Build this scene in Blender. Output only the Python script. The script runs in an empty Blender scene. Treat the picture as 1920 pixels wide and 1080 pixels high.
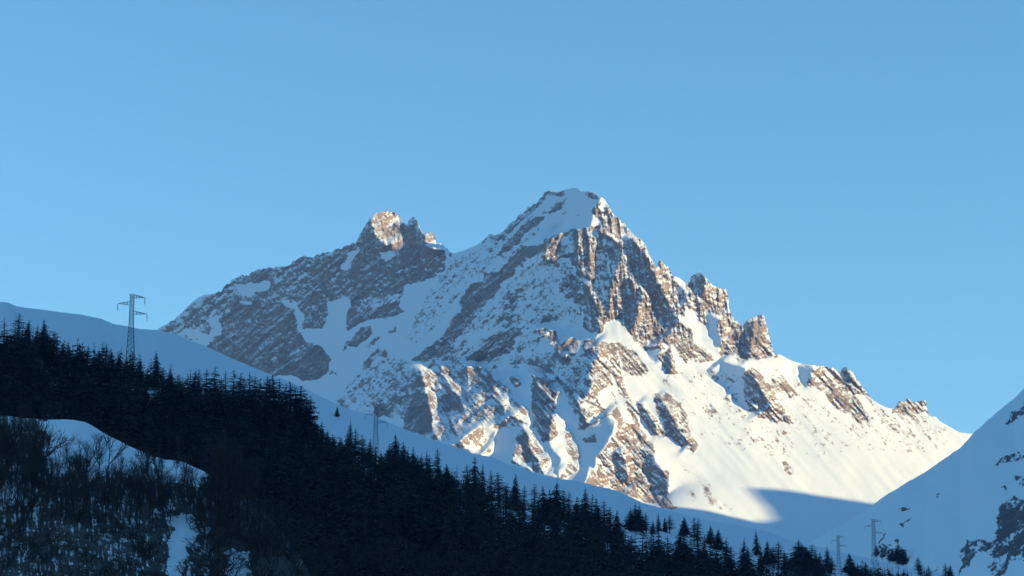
import bpy, math, random
import numpy as np
from mathutils import Vector
C = bpy.context
col = C.scene.collection
rad = math.radians

# ------------------------------------------------------------------ camera
HFOV, PITCH = rad(24.0), rad(12.0)
FP = 960.0 / math.tan(HFOV / 2)                    # focal length in photo pixels (1920 wide)
cam_d = bpy.data.cameras.new('camera')
cam = bpy.data.objects.new('camera', cam_d); col.objects.link(cam)
cam_d.sensor_width = 36.0; cam_d.lens = 18.0 / math.tan(HFOV / 2)
cam_d.clip_start = 0.5; cam_d.clip_end = 60000
cam.location = (0, 0, 0); cam.rotation_euler = (math.pi / 2 + PITCH, 0, 0)
C.scene.camera = cam

# ------------------------------------------------------------------ sky and sun
SUN_EL, SUN_AZ = rad(19.0), rad(13.0)              # azimuth: behind the camera's right hand
SUN = Vector((math.cos(SUN_EL) * math.cos(SUN_AZ), -math.cos(SUN_EL) * math.sin(SUN_AZ), math.sin(SUN_EL)))
w = bpy.data.worlds.new('World'); C.scene.world = w; w.use_nodes = True
nt = w.node_tree; nt.nodes.clear()
out = nt.nodes.new('ShaderNodeOutputWorld'); bg = nt.nodes.new('ShaderNodeBackground')
sky = nt.nodes.new('ShaderNodeTexSky'); sky.sky_type = 'NISHITA'; sky.sun_disc = False
sky.sun_elevation = SUN_EL; sky.sun_rotation = rad(90) + SUN_AZ
sky.altitude = 2200; sky.air_density = 1.0; sky.dust_density = 0.1; sky.ozone_density = 4.0
mul = nt.nodes.new('ShaderNodeMix'); mul.data_type = 'RGBA'; mul.blend_type = 'MULTIPLY'
mul.inputs[0].default_value = 1.0; mul.inputs[7].default_value = (0.81, 1.32, 1.18, 1)
nt.links.new(sky.outputs[0], mul.inputs[6]); nt.links.new(mul.outputs[2], bg.inputs[0])
bg.inputs[1].default_value = 0.115
nt.links.new(bg.outputs[0], out.inputs[0])
sd = bpy.data.lights.new('sun', 'SUN'); sd.energy = 5.0; sd.angle = rad(0.5); sd.color = (1.0, 0.77, 0.37)
so = bpy.data.objects.new('sun', sd); col.objects.link(so)
so.rotation_euler = SUN.to_track_quat('Z', 'Y').to_euler(); so.location = SUN * 9000
vs = C.scene.view_settings
vs.view_transform = 'Standard'; vs.look = 'None'; vs.gamma = 1; vs.exposure = 0.86; vs.use_curve_mapping = False

# ------------------------------------------------------------------ helpers
rng = np.random.RandomState(7)
def unproj(px, py, D):
    """world points seen at photo pixel (px,py) at horizontal distance D"""
    px, py, D = np.broadcast_arrays(np.asarray(px, float), np.asarray(py, float), np.asarray(D, float))
    xc = (px - 960) / FP; yc = (540 - py) / FP
    dy = math.cos(PITCH) - yc * math.sin(PITCH); dz = math.sin(PITCH) + yc * math.cos(PITCH)
    k = D / dy
    return np.stack([xc * k, D, dz * k], -1)

def vnoise(x, y, seed=0):
    r = np.random.RandomState(seed); T = r.rand(256, 256)
    xi = np.floor(x).astype(int); yi = np.floor(y).astype(int); fx = x - xi; fy = y - yi
    fx = fx * fx * fx * (fx * (fx * 6 - 15) + 10); fy = fy * fy * fy * (fy * (fy * 6 - 15) + 10)
    a = T[xi & 255, yi & 255]; b = T[(xi + 1) & 255, yi & 255]; c = T[xi & 255, (yi + 1) & 255]; d = T[(xi + 1) & 255, (yi + 1) & 255]
    return (a * (1 - fx) + b * fx) * (1 - fy) + (c * (1 - fx) + d * fx) * fy
def fbm(x, y, oct=4, seed=0, gain=0.5):
    s = 0; a = 1; t = 0
    for o in range(oct):
        s = s + a * vnoise(x * 2 ** o + 17.3 * o, y * 2 ** o + 9.1 * o, seed + o); t += a; a *= gain
    return s / t                                     # 0..1, mean .5
def ridged(x, y, oct=4, seed=0, gain=0.55):
    s = 0; a = 1; t = 0
    for o in range(oct):
        s = s + a * (1 - np.abs(2 * vnoise(x * 2 ** o + 5.3 * o, y * 2 ** o + 3.7 * o, seed + o) - 1)); t += a; a *= gain
    return s / t
def smooth(a, b, x):
    t = np.clip((x - a) / (b - a), 0, 1); return t * t * (3 - 2 * t)
def inpoly(X, Y, poly):
    p = np.asarray(poly, float); m = np.zeros(X.shape, bool)
    n = len(p)
    for i in range(n):
        x0, y0 = p[i]; x1, y1 = p[(i + 1) % n]
        if y0 == y1: continue
        c = ((Y >= min(y0, y1)) & (Y < max(y0, y1)))
        m ^= c & (X < (Y - y0) * (x1 - x0) / (y1 - y0) + x0)
    return m
def lay(F, X, Y, poly, val):
    """write val into F where (X,Y) is inside poly (bounding box first)"""
    p = np.asarray(poly, float)
    bb = (X > p[:, 0].min()) & (X < p[:, 0].max()) & (Y > p[:, 1].min()) & (Y < p[:, 1].max())
    idx = np.nonzero(bb)
    m = inpoly(X[idx], Y[idx], poly)
    F[idx[0][m], idx[1][m]] = val
def blur(F, r):
    k = max(1, int(r)); n = np.arange(-3 * k, 3 * k + 1); g = np.exp(-n ** 2 / (2.0 * r * r)); g /= g.sum()
    P = np.pad(F, 3 * k, mode='edge')
    P = sum(g[i] * P[i:i + F.shape[0], :] for i in range(len(n)))
    return sum(g[i] * P[:, i:i + F.shape[1]] for i in range(len(n)))
def bil(F, x, y):
    x = np.clip(x, 0, F.shape[1] - 1.001); y = np.clip(y, 0, F.shape[0] - 1.001)
    xi = x.astype(int); yi = y.astype(int); fx = x - xi; fy = y - yi
    return (F[yi, xi] * (1 - fx) + F[yi, xi + 1] * fx) * (1 - fy) + (F[yi + 1, xi] * (1 - fx) + F[yi + 1, xi + 1] * fx) * fy

def tag(o, label=None, cat=None, group=None, kind=None):
    if label: o['label'] = label
    if cat: o['category'] = cat
    if group: o['group'] = group
    if kind: o['kind'] = kind
    return o
def mesh_np(name, V, Fc, mat, parent=None, attrs=None, smooth_=True):
    """V (n,3); Fc (m,k) with one k"""
    me = bpy.data.meshes.new(name); Fc = np.asarray(Fc, np.int32); m, k = Fc.shape
    me.vertices.add(len(V)); me.vertices.foreach_set('co', np.asarray(V, np.float32).ravel())
    me.loops.add(m * k); me.loops.foreach_set('vertex_index', Fc.ravel())
    me.polygons.add(m); me.polygons.foreach_set('loop_start', np.arange(0, m * k, k, dtype=np.int32))
    me.polygons.foreach_set('loop_total', np.full(m, k, np.int32))
    me.polygons.foreach_set('use_smooth', np.full(m, smooth_, bool))
    if attrs:
        for a, val in attrs.items():
            at = me.attributes.new(a, 'FLOAT', 'POINT'); at.data.foreach_set('value', np.asarray(val, np.float32).ravel())
    me.materials.append(mat); me.update(); me.validate()
    o = bpy.data.objects.new(name, me); col.objects.link(o)
    if parent is not None: o.parent = parent
    return o
def grid_faces(nr, nc):
    i = np.arange(nr * nc).reshape(nr, nc)
    return np.stack([i[:-1, :-1], i[1:, :-1], i[1:, 1:], i[:-1, 1:]], -1).reshape(-1, 4)

# ------------------------------------------------------------------ materials
def new_mat(name, rough=0.8):
    m = bpy.data.materials.new(name); m.use_nodes = True
    b = m.node_tree.nodes['Principled BSDF']; b.inputs['Roughness'].default_value = rough
    b.inputs['Specular IOR Level'].default_value = 0.2
    return m, m.node_tree, b
def N(t, kind, **kw):
    n = t.nodes.new(kind)
    for k, v in kw.items(): setattr(n, k, v)
    return n
def noise_node(t, vec, scale, detail=6, rough=0.6):
    n = N(t, 'ShaderNodeTexNoise'); n.inputs['Scale'].default_value = scale
    n.inputs['Detail'].default_value = detail; n.inputs['Roughness'].default_value = rough
    t.links.new(vec, n.inputs['Vector']); return n.outputs['Fac']
def mixc(t, fac, a, b):
    m = N(t, 'ShaderNodeMix', data_type='RGBA')
    for s, v in ((m.inputs[0], fac), (m.inputs[6], a), (m.inputs[7], b)):
        if isinstance(v, bpy.types.NodeSocket): t.links.new(v, s)
        elif isinstance(v, tuple): s.default_value = v + (1,) if len(v) == 3 else v
        else: s.default_value = v
    return m.outputs[2]
def ramp(t, fac, a, b):
    r = N(t, 'ShaderNodeMapRange', interpolation_type='SMOOTHSTEP'); r.inputs[1].default_value = a; r.inputs[2].default_value = b
    t.links.new(fac, r.inputs[0]); return r.outputs[0]
def mathn(t, op, a, b=None, c=None):
    m = N(t, 'ShaderNodeMath', operation=op)
    for i, v in enumerate((a, b, c)):
        if v is None: continue
        if isinstance(v, bpy.types.NodeSocket): t.links.new(v, m.inputs[i])
        else: m.inputs[i].default_value = v
    return m.outputs[0]
def rock_snow(name, scale, rock_a, rock_b, rock_c, snow, bump=1.0, sharp=0.14, jitter=1.5, dusting=0.68):
    """snow over rock: the mesh attribute 'rock' says how much rock stands clear of the snow"""
    m, t, b = new_mat(name, 0.75)
    pos = N(t, 'ShaderNodeNewGeometry').outputs['Position']
    at = N(t, 'ShaderNodeAttribute', attribute_name='rock').outputs['Fac']
    fine = noise_node(t, pos, scale, 6, 0.72)
    k = mathn(t, 'MULTIPLY_ADD', mathn(t, 'SUBTRACT', fine, 0.5), jitter, at)
    f = ramp(t, k, 0.5 - sharp, 0.5 + sharp)
    dat = N(t, 'ShaderNodeAttribute', attribute_name='dust').outputs['Fac']
    dust = ramp(t, mathn(t, 'MULTIPLY_ADD', mathn(t, 'SUBTRACT', noise_node(t, pos, scale * 1.5, 4, 0.7), 0.5), 0.9, dat), 0.53, 0.78)
    f = mathn(t, 'MULTIPLY', f, mathn(t, 'SUBTRACT', 1.0, mathn(t, 'MULTIPLY', dust, dusting)))
    n1 = ramp(t, noise_node(t, pos, scale * 0.12, 6, 0.6), 0.35, 0.65)
    n2 = ramp(t, noise_node(t, pos, scale * 0.45, 8, 0.72), 0.36, 0.64)
    rc = mixc(t, n2, mixc(t, n1, rock_a, rock_b), rock_c)
    t.links.new(mixc(t, f, snow, rc), b.inputs['Base Color'])
    bp = N(t, 'ShaderNodeBump'); bp.inputs['Distance'].default_value = 2.0 * bump
    t.links.new(mathn(t, 'MULTIPLY_ADD', f, 0.9, 0.02), bp.inputs['Strength'])
    t.links.new(noise_node(t, pos, scale * 1.3, 5, 0.7), bp.inputs['Height'])
    t.links.new(bp.outputs[0], b.inputs['Normal'])
    return m
SNOW = (0.78, 0.84, 0.90)
M_mtn = rock_snow('mountain_rock_and_snow', 0.16, (0.25, 0.192, 0.195), (0.165, 0.13, 0.15), (0.34, 0.27, 0.25), SNOW)
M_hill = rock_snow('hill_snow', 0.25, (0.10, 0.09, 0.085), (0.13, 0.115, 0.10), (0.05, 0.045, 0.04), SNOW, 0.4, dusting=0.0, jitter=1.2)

# ------------------------------------------------------------------ the mountain, drawn as a survey
SKYL = [(-400,900),(-60,790),(100,712),(200,664),(260,640),(294,618),(311,608),(330,597),(355,572),(370,560),(384,552),(406,550),(414,545),(434,526),(456,518),(481,507),(507,500),(532,500),(541,496),(554,488),(565,480),(576,479),(582,484),(595,478),(617,474),(642,464),(667,453),(677,437),(688,418),(697,405),(711,397),(727,394),(737,397),(746,404),(758,417),(763,420),(766,411),(771,407),(781,412),(790,430),(796,438),(806,437),(815,441),(818,456),(828,457),(837,463),(842,472),(853,475),(872,469),(894,459),(905,452),(916,440),(925,440),(938,438),(954,422),(969,409),(988,390),(1009,379),(1013,372),(1021,361),(1032,358),(1050,360),(1066,353),(1085,352),(1091,360),(1104,358),(1116,361),(1121,368),(1131,371),(1141,386),(1149,400),(1160,412),(1173,423),(1189,441),(1201,448),(1214,466),(1223,488),(1231,504),(1234,491),(1239,488),(1244,494),(1255,501),(1261,516),(1274,521),(1289,534),(1296,521),(1308,510),(1319,516),(1330,529),(1346,540),(1360,543),(1366,554),(1367,580),(1374,595),(1385,606),(1392,611),(1400,602),(1413,594),(1426,588),(1432,590),(1437,608),(1443,636),(1452,663),(1463,665),(1479,674),(1495,680),(1514,684),(1529,685),(1542,685),(1558,691),(1575,696),(1579,692),(1587,688),(1597,696),(1610,717),(1625,735),(1635,749),(1652,760),(1665,765),(1676,766),(1685,755),(1701,749),(1712,754),(1720,755),(1735,753),(1740,772),(1747,781),(1754,781),(1762,790),(1782,801),(1800,811),(1817,813),(1830,812),(1880,835)]
HILL = [(-200,545),(0,566),(15,567),(32,574),(75,579),(112,585),(150,589),(187,597),(212,607),(237,612),(262,617),(295,619),(325,627),(375,645),(425,667),(480,691),(540,714),(600,742),(650,765),(700,780),(752,802),(792,817),(825,830),(862,841),(892,852),(920,857),(960,872),(1005,887),(1042,896),(1100,906),(1160,920),(1205,943),(1275,962),(1335,978),(1385,986),(1440,997),(1477,1010),(1520,1022),(1600,1040),(1700,1062),(1800,1080),(2100,1130)]
RHILL = [(1440,1055),(1480,1037),(1520,1017),(1540,1005),(1577,985),(1615,962),(1640,944),(1665,926),(1702,904),(1735,885),(1762,866),(1782,852),(1800,840),(1815,825),(1825,812),(1840,799),(1870,772),(1902,747),(1920,728),(1960,690),(2040,620),(2150,540)]
def line(pts, x):
    p = np.asarray(pts, float); return np.interp(x, p[:, 0], p[:, 1])

# where bare rock stands out of the snow: (density, outline)
ROCK = [
 (.23,[(1225,680),(1290,690),(1380,700),(1460,690),(1640,770),(1810,815),(1740,850),(1560,850),(1450,870),(1340,830),(1260,800)]),
 (.20,[(1250,820),(1330,900),(1400,960),(1440,975),(1300,950),(1262,900)]),
 (.36,[(870,540),(1020,480),(1085,495),(1105,600),(1020,620),(985,690),(860,690),(800,690),(840,620)]),
 (.33,[(845,480),(900,462),(960,425),(1010,385),(1010,440),(960,480),(880,530),(850,570),(790,640),(760,640),(800,560)]),
 (.88,[(400,581),(415,556),(456,569),(494,562),(526,569),(551,581),(560,613),(573,638),(607,651),(621,673),(614,698),(592,712),(563,709),(526,705),(481,700),(431,680),(384,655),(406,625),(412,600)]),
 (.85,[(434,526),(507,499),(532,499),(519,525),(456,530)]),
 (.70,[(532,498),(563,479),(617,473),(667,452),(660,506),(655,556),(620,566),(611,613),(573,613),(560,585),(551,560),(526,569),(480,568),(440,560),(507,544),(507,522)]),
 (.55,[(290,620),(300,612),(384,550),(414,545),(436,528),(456,560),(412,600),(374,645),(337,632)]),
 (.05,[(463,528),(500,528),(507,540),(494,550),(459,556),(453,541)]),
 (.05,[(335,622),(374,619),(400,641),(381,648)]),
 (.20,[(396,597),(412,594),(414,632),(400,638)]),
 (.84,[(665,453),(678,436),(696,403),(711,396),(737,396),(758,418),(771,406),(790,430),(815,440),(842,472),(834,497),(821,516),(796,529),(758,535),(746,573),(758,586),(740,595),(692,598),(651,622),(645,604),(654,560),(658,510)]),
 (.10,[(711,472),(730,466),(743,478),(724,488)]),
 (.10,[(661,466),(671,463),(659,506),(640,500)]),
 (.45,[(672,560),(700,552),(750,545),(745,568),(700,575),(670,580)]),
 (.03,[(554,578),(562,581),(573,613),(614,616),(626,600),(636,569),(651,556),(655,569),(648,619),(629,641),(623,670),(607,651),(573,638),(560,610)]),
 (.72,[(639,655),(651,642),(683,614),(699,614),(702,630),(683,642),(661,655)]),
 (.70,[(724,617),(746,612),(746,624),(727,624)]),
 (.70,[(686,650),(714,631),(711,642),(692,654)]),
 (.72,[(688,676),(708,655),(730,653),(714,670)]),
 (.92,[(837,623),(847,604),(866,586),(866,567),(878,545),(878,532),(900,523),(910,513),(935,504),(954,491),(969,482),(991,472),(1017,461),(1022,466),(998,487),(973,501),(960,518),(941,531),(922,547),(905,566),(890,588),(874,610),(862,624),(847,645),(821,674),(771,679),(796,652)]),
 (.88,[(940,497),(978,466),(1019,461),(1016,479),(990,490),(968,506),(940,529)]),
 (.80,[(929,482),(954,450),(969,434),(991,409),(1023,409),(998,431),(973,455),(947,471)]),
 (.80,[(1015,403),(1044,377),(1066,366),(1058,381),(1031,400)]),
 (.85,[(938,440),(946,424),(981,398),(990,388),(1012,377),(1019,358),(1044,357),(1024,366),(1014,383),(989,402),(959,433)]),
 (.85,[(1095,364),(1104,357),(1118,358),(1121,369),(1100,376)]),
 (.80,[(1046,398),(1058,390),(1054,401)]),
 (.80,[(1074,404),(1092,398),(1088,406)]),
 (.62,[(916,608),(935,589),(954,560),(976,541),(985,545),(982,560),(960,573),(966,586),(935,608)]),
 (.84,[(872,676),(897,652),(922,642),(954,630),(976,612),(984,622),(960,650),(935,676)]),
 (.44,[(621,756),(664,704),(724,663),(780,685),(785,720),(765,757),(749,783),(692,778),(664,769)]),
 (.62,[(700,755),(725,726),(775,694),(793,694),(790,725),(765,765),(752,785),(720,782)]),
 (.92,[(697,760),(724,750),(728,777),(702,781)]),
 (.72,[(678,690),(695,663),(724,652),(732,660),(702,674),(686,693)]),
 (.76,[(771,676),(812,638),(843,619),(875,609),(862,631),(834,663),(799,681)]),
 (.76,[(875,672),(922,631),(950,622),(980,606),(969,631),(944,657),(916,684)]),
 (.85,[(608,708),(623,694),(637,704),(623,709)]),
 (.68,[(1060,515),(1104,529),(1131,582),(1121,630),(1091,608),(1091,575),(1062,556),(1050,532)]),
 (.86,[(1110,392),(1120,376),(1150,400),(1189,440),(1223,486),(1238,486),(1261,514),(1282,540),(1287,580),(1285,600),(1300,640),(1290,682),(1262,645),(1240,640),(1193,645),(1165,600),(1140,600),(1120,630),(1112,600),(1120,560),(1098,520),(1080,515),(1066,480),(1020,484),(1018,448),(1040,434),(1110,428)]),
 (.52,[(1112,470),(1155,470),(1150,520),(1140,560),(1130,575),(1112,535)]),
 (.45,[(1050,440),(1075,436),(1082,470),(1060,476)]),
 (.45,[(1116,436),(1145,440),(1160,455),(1150,468),(1120,462)]),
 (.84,[(1278,540),(1289,530),(1309,506),(1347,538),(1367,554),(1368,580),(1393,611),(1390,640),(1375,668),(1352,668),(1340,640),(1322,610),(1300,590),(1283,570)]),
 (.48,[(1252,510),(1275,522),(1292,540),(1300,575),(1280,590),(1262,560)]),
 (.88,[(1380,674),(1380,650),(1392,609),(1428,585),(1440,600),(1454,666),(1425,670),(1400,677)]),
 (.66,[(1243,592),(1271,611),(1290,636),(1325,655),(1347,674),(1318,682),(1284,664),(1262,640)]),
 (.02,[(1270,593),(1287,595),(1318,614),(1322,632),(1296,624)]),
 (.15,[(1322,586),(1348,592),(1350,661),(1331,648),(1325,617)]),
 (.00,[(1159,440),(1183,443),(1176,452),(1164,452)]),
 (.00,[(1110,398),(1117,402),(1133,422),(1116,429),(1109,422)]),
 (.00,[(1125,370),(1133,371),(1142,389),(1124,389)]),
 (.10,[(1206,650),(1243,650),(1230,677),(1214,672)]),
 (.55,[(994,663),(1042,660),(1070,672),(1089,660),(1123,650),(1108,682),(1105,704),(1105,726),(1089,757),(1076,776),(1064,751),(1051,735),(1026,720),(1007,698),(988,688)]),
 (.85,[(1007,612),(1026,612),(1030,630),(1012,632)]),
 (.90,[(1029,616),(1042,619),(1051,641),(1067,657),(1064,674),(1040,660)]),
 (.85,[(1055,643),(1070,632),(1082,640),(1078,658),(1066,664)]),
 (.60,[(1082,650),(1105,636),(1122,640),(1128,655),(1112,652),(1090,660)]),
 (.85,[(1079,764),(1098,760),(1100,801),(1082,803)]),
 (.50,[(790,690),(830,680),(880,680),(920,690),(990,770),(994,798),(960,800),(935,806),(906,800),(919,846),(906,855),(862,841),(820,830),(752,803),(762,770),(785,730)]),
 (.90,[(780,735),(802,742),(809,776),(804,817),(780,812),(752,803),(761,770)]),
 (.90,[(843,727),(862,751),(865,776),(837,770),(828,754)]),
 (.75,[(831,681),(846,690),(858,712),(848,722),(830,700)]),
 (.72,[(875,684),(890,680),(905,705),(900,722),(878,705)]),
 (.70,[(906,700),(925,700),(940,722),(928,730),(912,718)]),
 (.75,[(955,707),(976,705),(978,722),(960,722)]),
 (.72,[(997,700),(1012,703),(1050,738),(1045,756),(1038,776),(1048,817),(1019,825),(997,801),(994,764)]),
 (.50,[(960,868),(966,836),(979,795),(1000,812),(1026,852),(1045,896),(1004,888)]),
 (.88,[(968,820),(985,812),(998,840),(1005,866),(985,862)]),
 (.48,[(1057,795),(1073,815),(1088,852),(1088,882),(1064,895),(1048,897),(1062,868),(1060,839)]),
 (.92,[(1090,821),(1123,813),(1118,827),(1095,832)]),
 (.64,[(1120,640),(1150,640),(1168,694),(1174,732),(1193,764),(1202,795),(1228,846),(1225,870),(1250,883),(1262,945),(1183,931),(1133,917),(1098,907),(1117,868),(1133,833),(1152,817),(1158,789),(1143,778),(1100,800),(1096,745),(1108,726),(1105,700),(1111,680)]),
 (.12,[(1118,734),(1139,728),(1152,765),(1145,776),(1128,768)]),
 (.15,[(1150,700),(1160,740),(1185,780),(1180,800),(1165,780),(1145,740)]),
 (.66,[(1164,676),(1150,640),(1183,657),(1215,691),(1208,704),(1174,698)]),
 (.62,[(1228,738),(1256,736),(1278,757),(1290,776),(1297,814),(1306,839),(1300,857),(1278,836),(1249,816),(1234,776)]),
 (.62,[(1193,748),(1215,764),(1234,789),(1250,816),(1237,822),(1215,801),(1197,776)]),
 (.78,[(1232,671),(1256,648),(1265,672),(1278,701),(1256,704),(1243,684)]),
 (.70,[(1190,640),(1215,625),(1240,631),(1248,654),(1215,662),(1193,650)]),
 (.20,[(1236,700),(1246,712),(1252,706)]),
 (.68,[(1394,696),(1419,691),(1432,712),(1451,737),(1476,775),(1490,796),(1463,792),(1441,789),(1419,777),(1400,753),(1392,728)]),
 (.60,[(1439,718),(1470,707),(1497,737),(1482,745),(1457,736)]),
 (.68,[(1523,681),(1545,684),(1575,698),(1595,722),(1602,740),(1630,777),(1637,802),(1615,792),(1590,775),(1560,767),(1540,735),(1513,720)]),
 (.86,[(1575,697),(1587,685),(1600,698),(1635,752),(1600,735),(1580,715)]),
 (.05,[(1532,735),(1553,743),(1562,757),(1540,757)]),
 (.88,[(1672,768),(1685,753),(1701,746),(1736,750),(1744,778),(1722,776),(1690,774)]),
 (.85,[(1492,678),(1514,682),(1508,690)]),
 (.38,[(1635,755),(1665,768),(1700,775),(1745,780),(1805,812),(1770,818),(1710,818),(1660,805)]),
 (.58,[(1445,800),(1465,805),(1489,817),(1455,817)]),
 (.66,[(1313,755),(1333,762),(1350,782),(1326,776)]),
 (.50,[(1466,865),(1493,872),(1493,891),(1475,883)]),
 (.46,[(1425,820),(1455,842),(1450,848),(1428,832)]),
 (.42,[(1310,905),(1335,915),(1356,952),(1330,945)]),
 (.42,[(1595,805),(1622,820),(1612,826)]),
 (.42,[(1530,800),(1545,808),(1540,812)]),
 (.70,[(1207,935),(1245,932),(1275,952),(1240,955)]),
]
# which way the faces turn: +1 towards the sun, -1 away from it
FACE = [
 (1.0,[(1131,360),(1113,397),(1110,428),(1135,440),(1150,450),(1165,465),(1162,500),(1150,520),(1146,560),(1142,590),(1125,600),(1118,640),(1125,660),(1111,682),(1105,704),(1109,726),(1098,742),(1097,764),(1101,789),(1114,798),(1133,779),(1155,789),(1149,814),(1130,839),(1117,868),(1105,883),(1098,905),(1100,960),(1900,1100),(1900,300),(1131,300)]),
 (-1,[(1167,447),(1179,444),(1201,466),(1223,504),(1249,560),(1267,592),(1271,608),(1255,618),(1241,614),(1223,567),(1192,523),(1179,491),(1167,466)]),
 (-.6,[(1167,520),(1187,530),(1199,560),(1190,608),(1187,636),(1170,600),(1165,570)]),
 (-.8,[(1290,534),(1298,516),(1309,508),(1318,514),(1322,540),(1318,556),(1300,552)]),
 (-.8,[(1325,590),(1348,600),(1350,650),(1340,650),(1328,620)]),
 (-.5,[(1385,640),(1395,612),(1412,600),(1410,640),(1400,672),(1385,668)]),
 (-.7,[(1262,525),(1282,540),(1290,565),(1275,575)]),
 (-.9,[(1208,649),(1243,651),(1232,677),(1214,672)]),
 (-.9,[(1240,682),(1256,650),(1262,700),(1250,704)]),
 (-.75,[(1353,677),(1369,683),(1400,687),(1394,699),(1397,721),(1400,743),(1416,772),(1397,768),(1369,753),(1352,746),(1377,745),(1375,737),(1337,712),(1323,701),(1331,694),(1353,688)]),
 (-.8,[(1498,687),(1526,687),(1520,715),(1512,727),(1500,705)]),
 (-.7,[(1577,693),(1587,688),(1592,700),(1608,730),(1585,715)]),
 (-.7,[(1394,700),(1410,697),(1428,735),(1450,775),(1425,765),(1400,740)]),
 (-.7,[(1230,745),(1240,745),(1262,790),(1290,830),(1280,836),(1249,814)]),
 (-.7,[(1145,850),(1165,845),(1178,890),(1175,915),(1155,890)]),
 (-.6,[(1200,840),(1222,850),(1250,900),(1255,930),(1225,925),(1205,880)]),
 (-.6,[(1195,755),(1206,758),(1230,800),(1225,815),(1205,790)]),
 # lit pieces on the shaded flank
 (.8,[(866,735),(900,690),(925,700),(990,768),(997,798),(962,780),(938,806),(922,848),(900,854),(882,800)]),
 (.7,[(1040,770),(1060,790),(1088,850),(1086,885),(1050,896),(1042,880),(1058,850),(1046,815)]),
 (-.8,[(860,690),(872,735),(892,772),(902,800),(893,802),(876,772),(858,728)]),
 (-.8,[(905,692),(922,728),(944,768),(950,800),(938,802),(928,762),(904,722)]),
 (-.8,[(1000,765),(1012,800),(1035,840),(1030,850),(1004,812),(994,790)]),
 (1.0,[(1058,430),(1040,436),(1024,448),(1018,475),(1030,486),(1050,484),(1046,462),(1055,445)]),
 (1.0,[(1083,430),(1093,430),(1094,512),(1084,512)]),
 (1.0,[(1102,428),(1118,430),(1116,526),(1103,520)]),
 (1.0,[(1097,526),(1108,526),(1124,560),(1136,584),(1142,625),(1122,640),(1120,590),(1112,555)]),
 (1.1,[(699,402),(711,396),(737,397),(752,412),(757,447),(757,457),(730,462),(711,450),(700,438)]),
 (1.1,[(797,439),(812,440),(818,452),(838,461),(841,471),(815,469),(798,462)]),
 (1.1,[(788,692),(809,692),(828,726),(815,735),(793,716)]),
 (1.1,[(796,722),(815,738),(831,776),(842,801),(865,842),(828,833),(809,815),(809,776),(796,735)]),
 (1.1,[(828,680),(843,690),(859,716),(869,735),(878,757),(894,773),(906,801),(905,820),(921,846),(906,856),(887,851),(868,841),(853,805),(840,780),(864,776),(863,751),(845,726),(828,698)]),
 (1.0,[(875,683),(886,682),(900,704),(906,726),(922,742),(928,764),(937,795),(922,808),(906,801),(897,776),(887,751),(875,726)]),
 (1.1,[(895,681),(913,690),(927,714),(945,730),(971,752),(990,772),(996,800),(984,794),(972,780),(955,765),(932,750),(915,735),(900,705)]),
 (1.0,[(960,706),(977,706),(977,721),(962,721)]),
 (1.1,[(996,696),(1013,702),(1031,722),(1053,738),(1045,755),(1034,750),(1024,734),(1008,729),(1001,713)]),
 (1.0,[(1035,776),(1057,792),(1074,815),(1088,852),(1088,882),(1064,896),(1051,897),(1058,868),(1040,850),(1030,825)]),
 (1.1,[(979,793),(996,806),(1012,826),(1028,851),(1040,882),(1046,897),(1020,892),(1000,850),(985,812)]),
 (1.0,[(962,866),(966,836),(974,830),(990,868),(1000,885)]),
 (1.0,[(1005,611),(1028,611),(1043,617),(1053,640),(1069,656),(1064,676),(1036,656),(1030,632),(1010,632)]),
 (1.0,[(1055,641),(1070,626),(1105,634),(1122,644),(1114,652),(1090,656),(1076,662),(1060,656)]),
 (.8,[(1079,750),(1097,742),(1100,765),(1090,775)]),
]
STEP = 2.0; GX0, GX1, GY0, GY1 = 240.0, 1900.0, 320.0, 1100.0
gx = np.arange(GX0, GX1, STEP); gy = np.arange(GY0, GY1, STEP); X, Y = np.meshgrid(gx, gy)
wx = (fbm(X / 22, Y / 22, 4, 11) - .5) * 22; wy = (fbm(X / 22, Y / 22, 4, 31) - .5) * 22
R = np.zeros_like(X)
for v, p in ROCK: lay(R, X + wx * .8, Y + wy * .8, p, v)
sk_ = line(SKYL, X); crest = (Y < sk_ + 4 + 10 * fbm(X / 14, Y / 14, 3, 101)) & (((X > 405) & (X < 848)) | ((X > 902) & (X < 1060)) | ((X > 1140) & (X < 1460)) | ((X > 1535) & (X < 1640)) | ((X > 1670) & (X < 1745)))
R = np.where(crest & ~((X > 1262) & (X < 1288)), np.maximum(R, .78), R)
Fc = np.full_like(X, -1.0)
for v, p in FACE: lay(Fc, X + wx * .45, Y + wy * .45, p, v)
S = 5200 / FP
Fb = blur(Fc, 0.8)
right = smooth(1120, 1250, X)
rockb = blur(R, 2.0)
fx = np.where(Fb > 0, Fb * (0.62 + 0.15 * (1 - right)), Fb * (0.86 + 0.25 * right))
fx = np.where((X < 780) & (Fb < 0), fx * 0.75, fx)
fz = 0.95 + 0.35 * right - 0.45 * smooth(.5, .85, rockb)
fz = fz + 0.7 * smooth(880, 960, Y + 0.05 * (1300 - X)) * (X > 1000)
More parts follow.
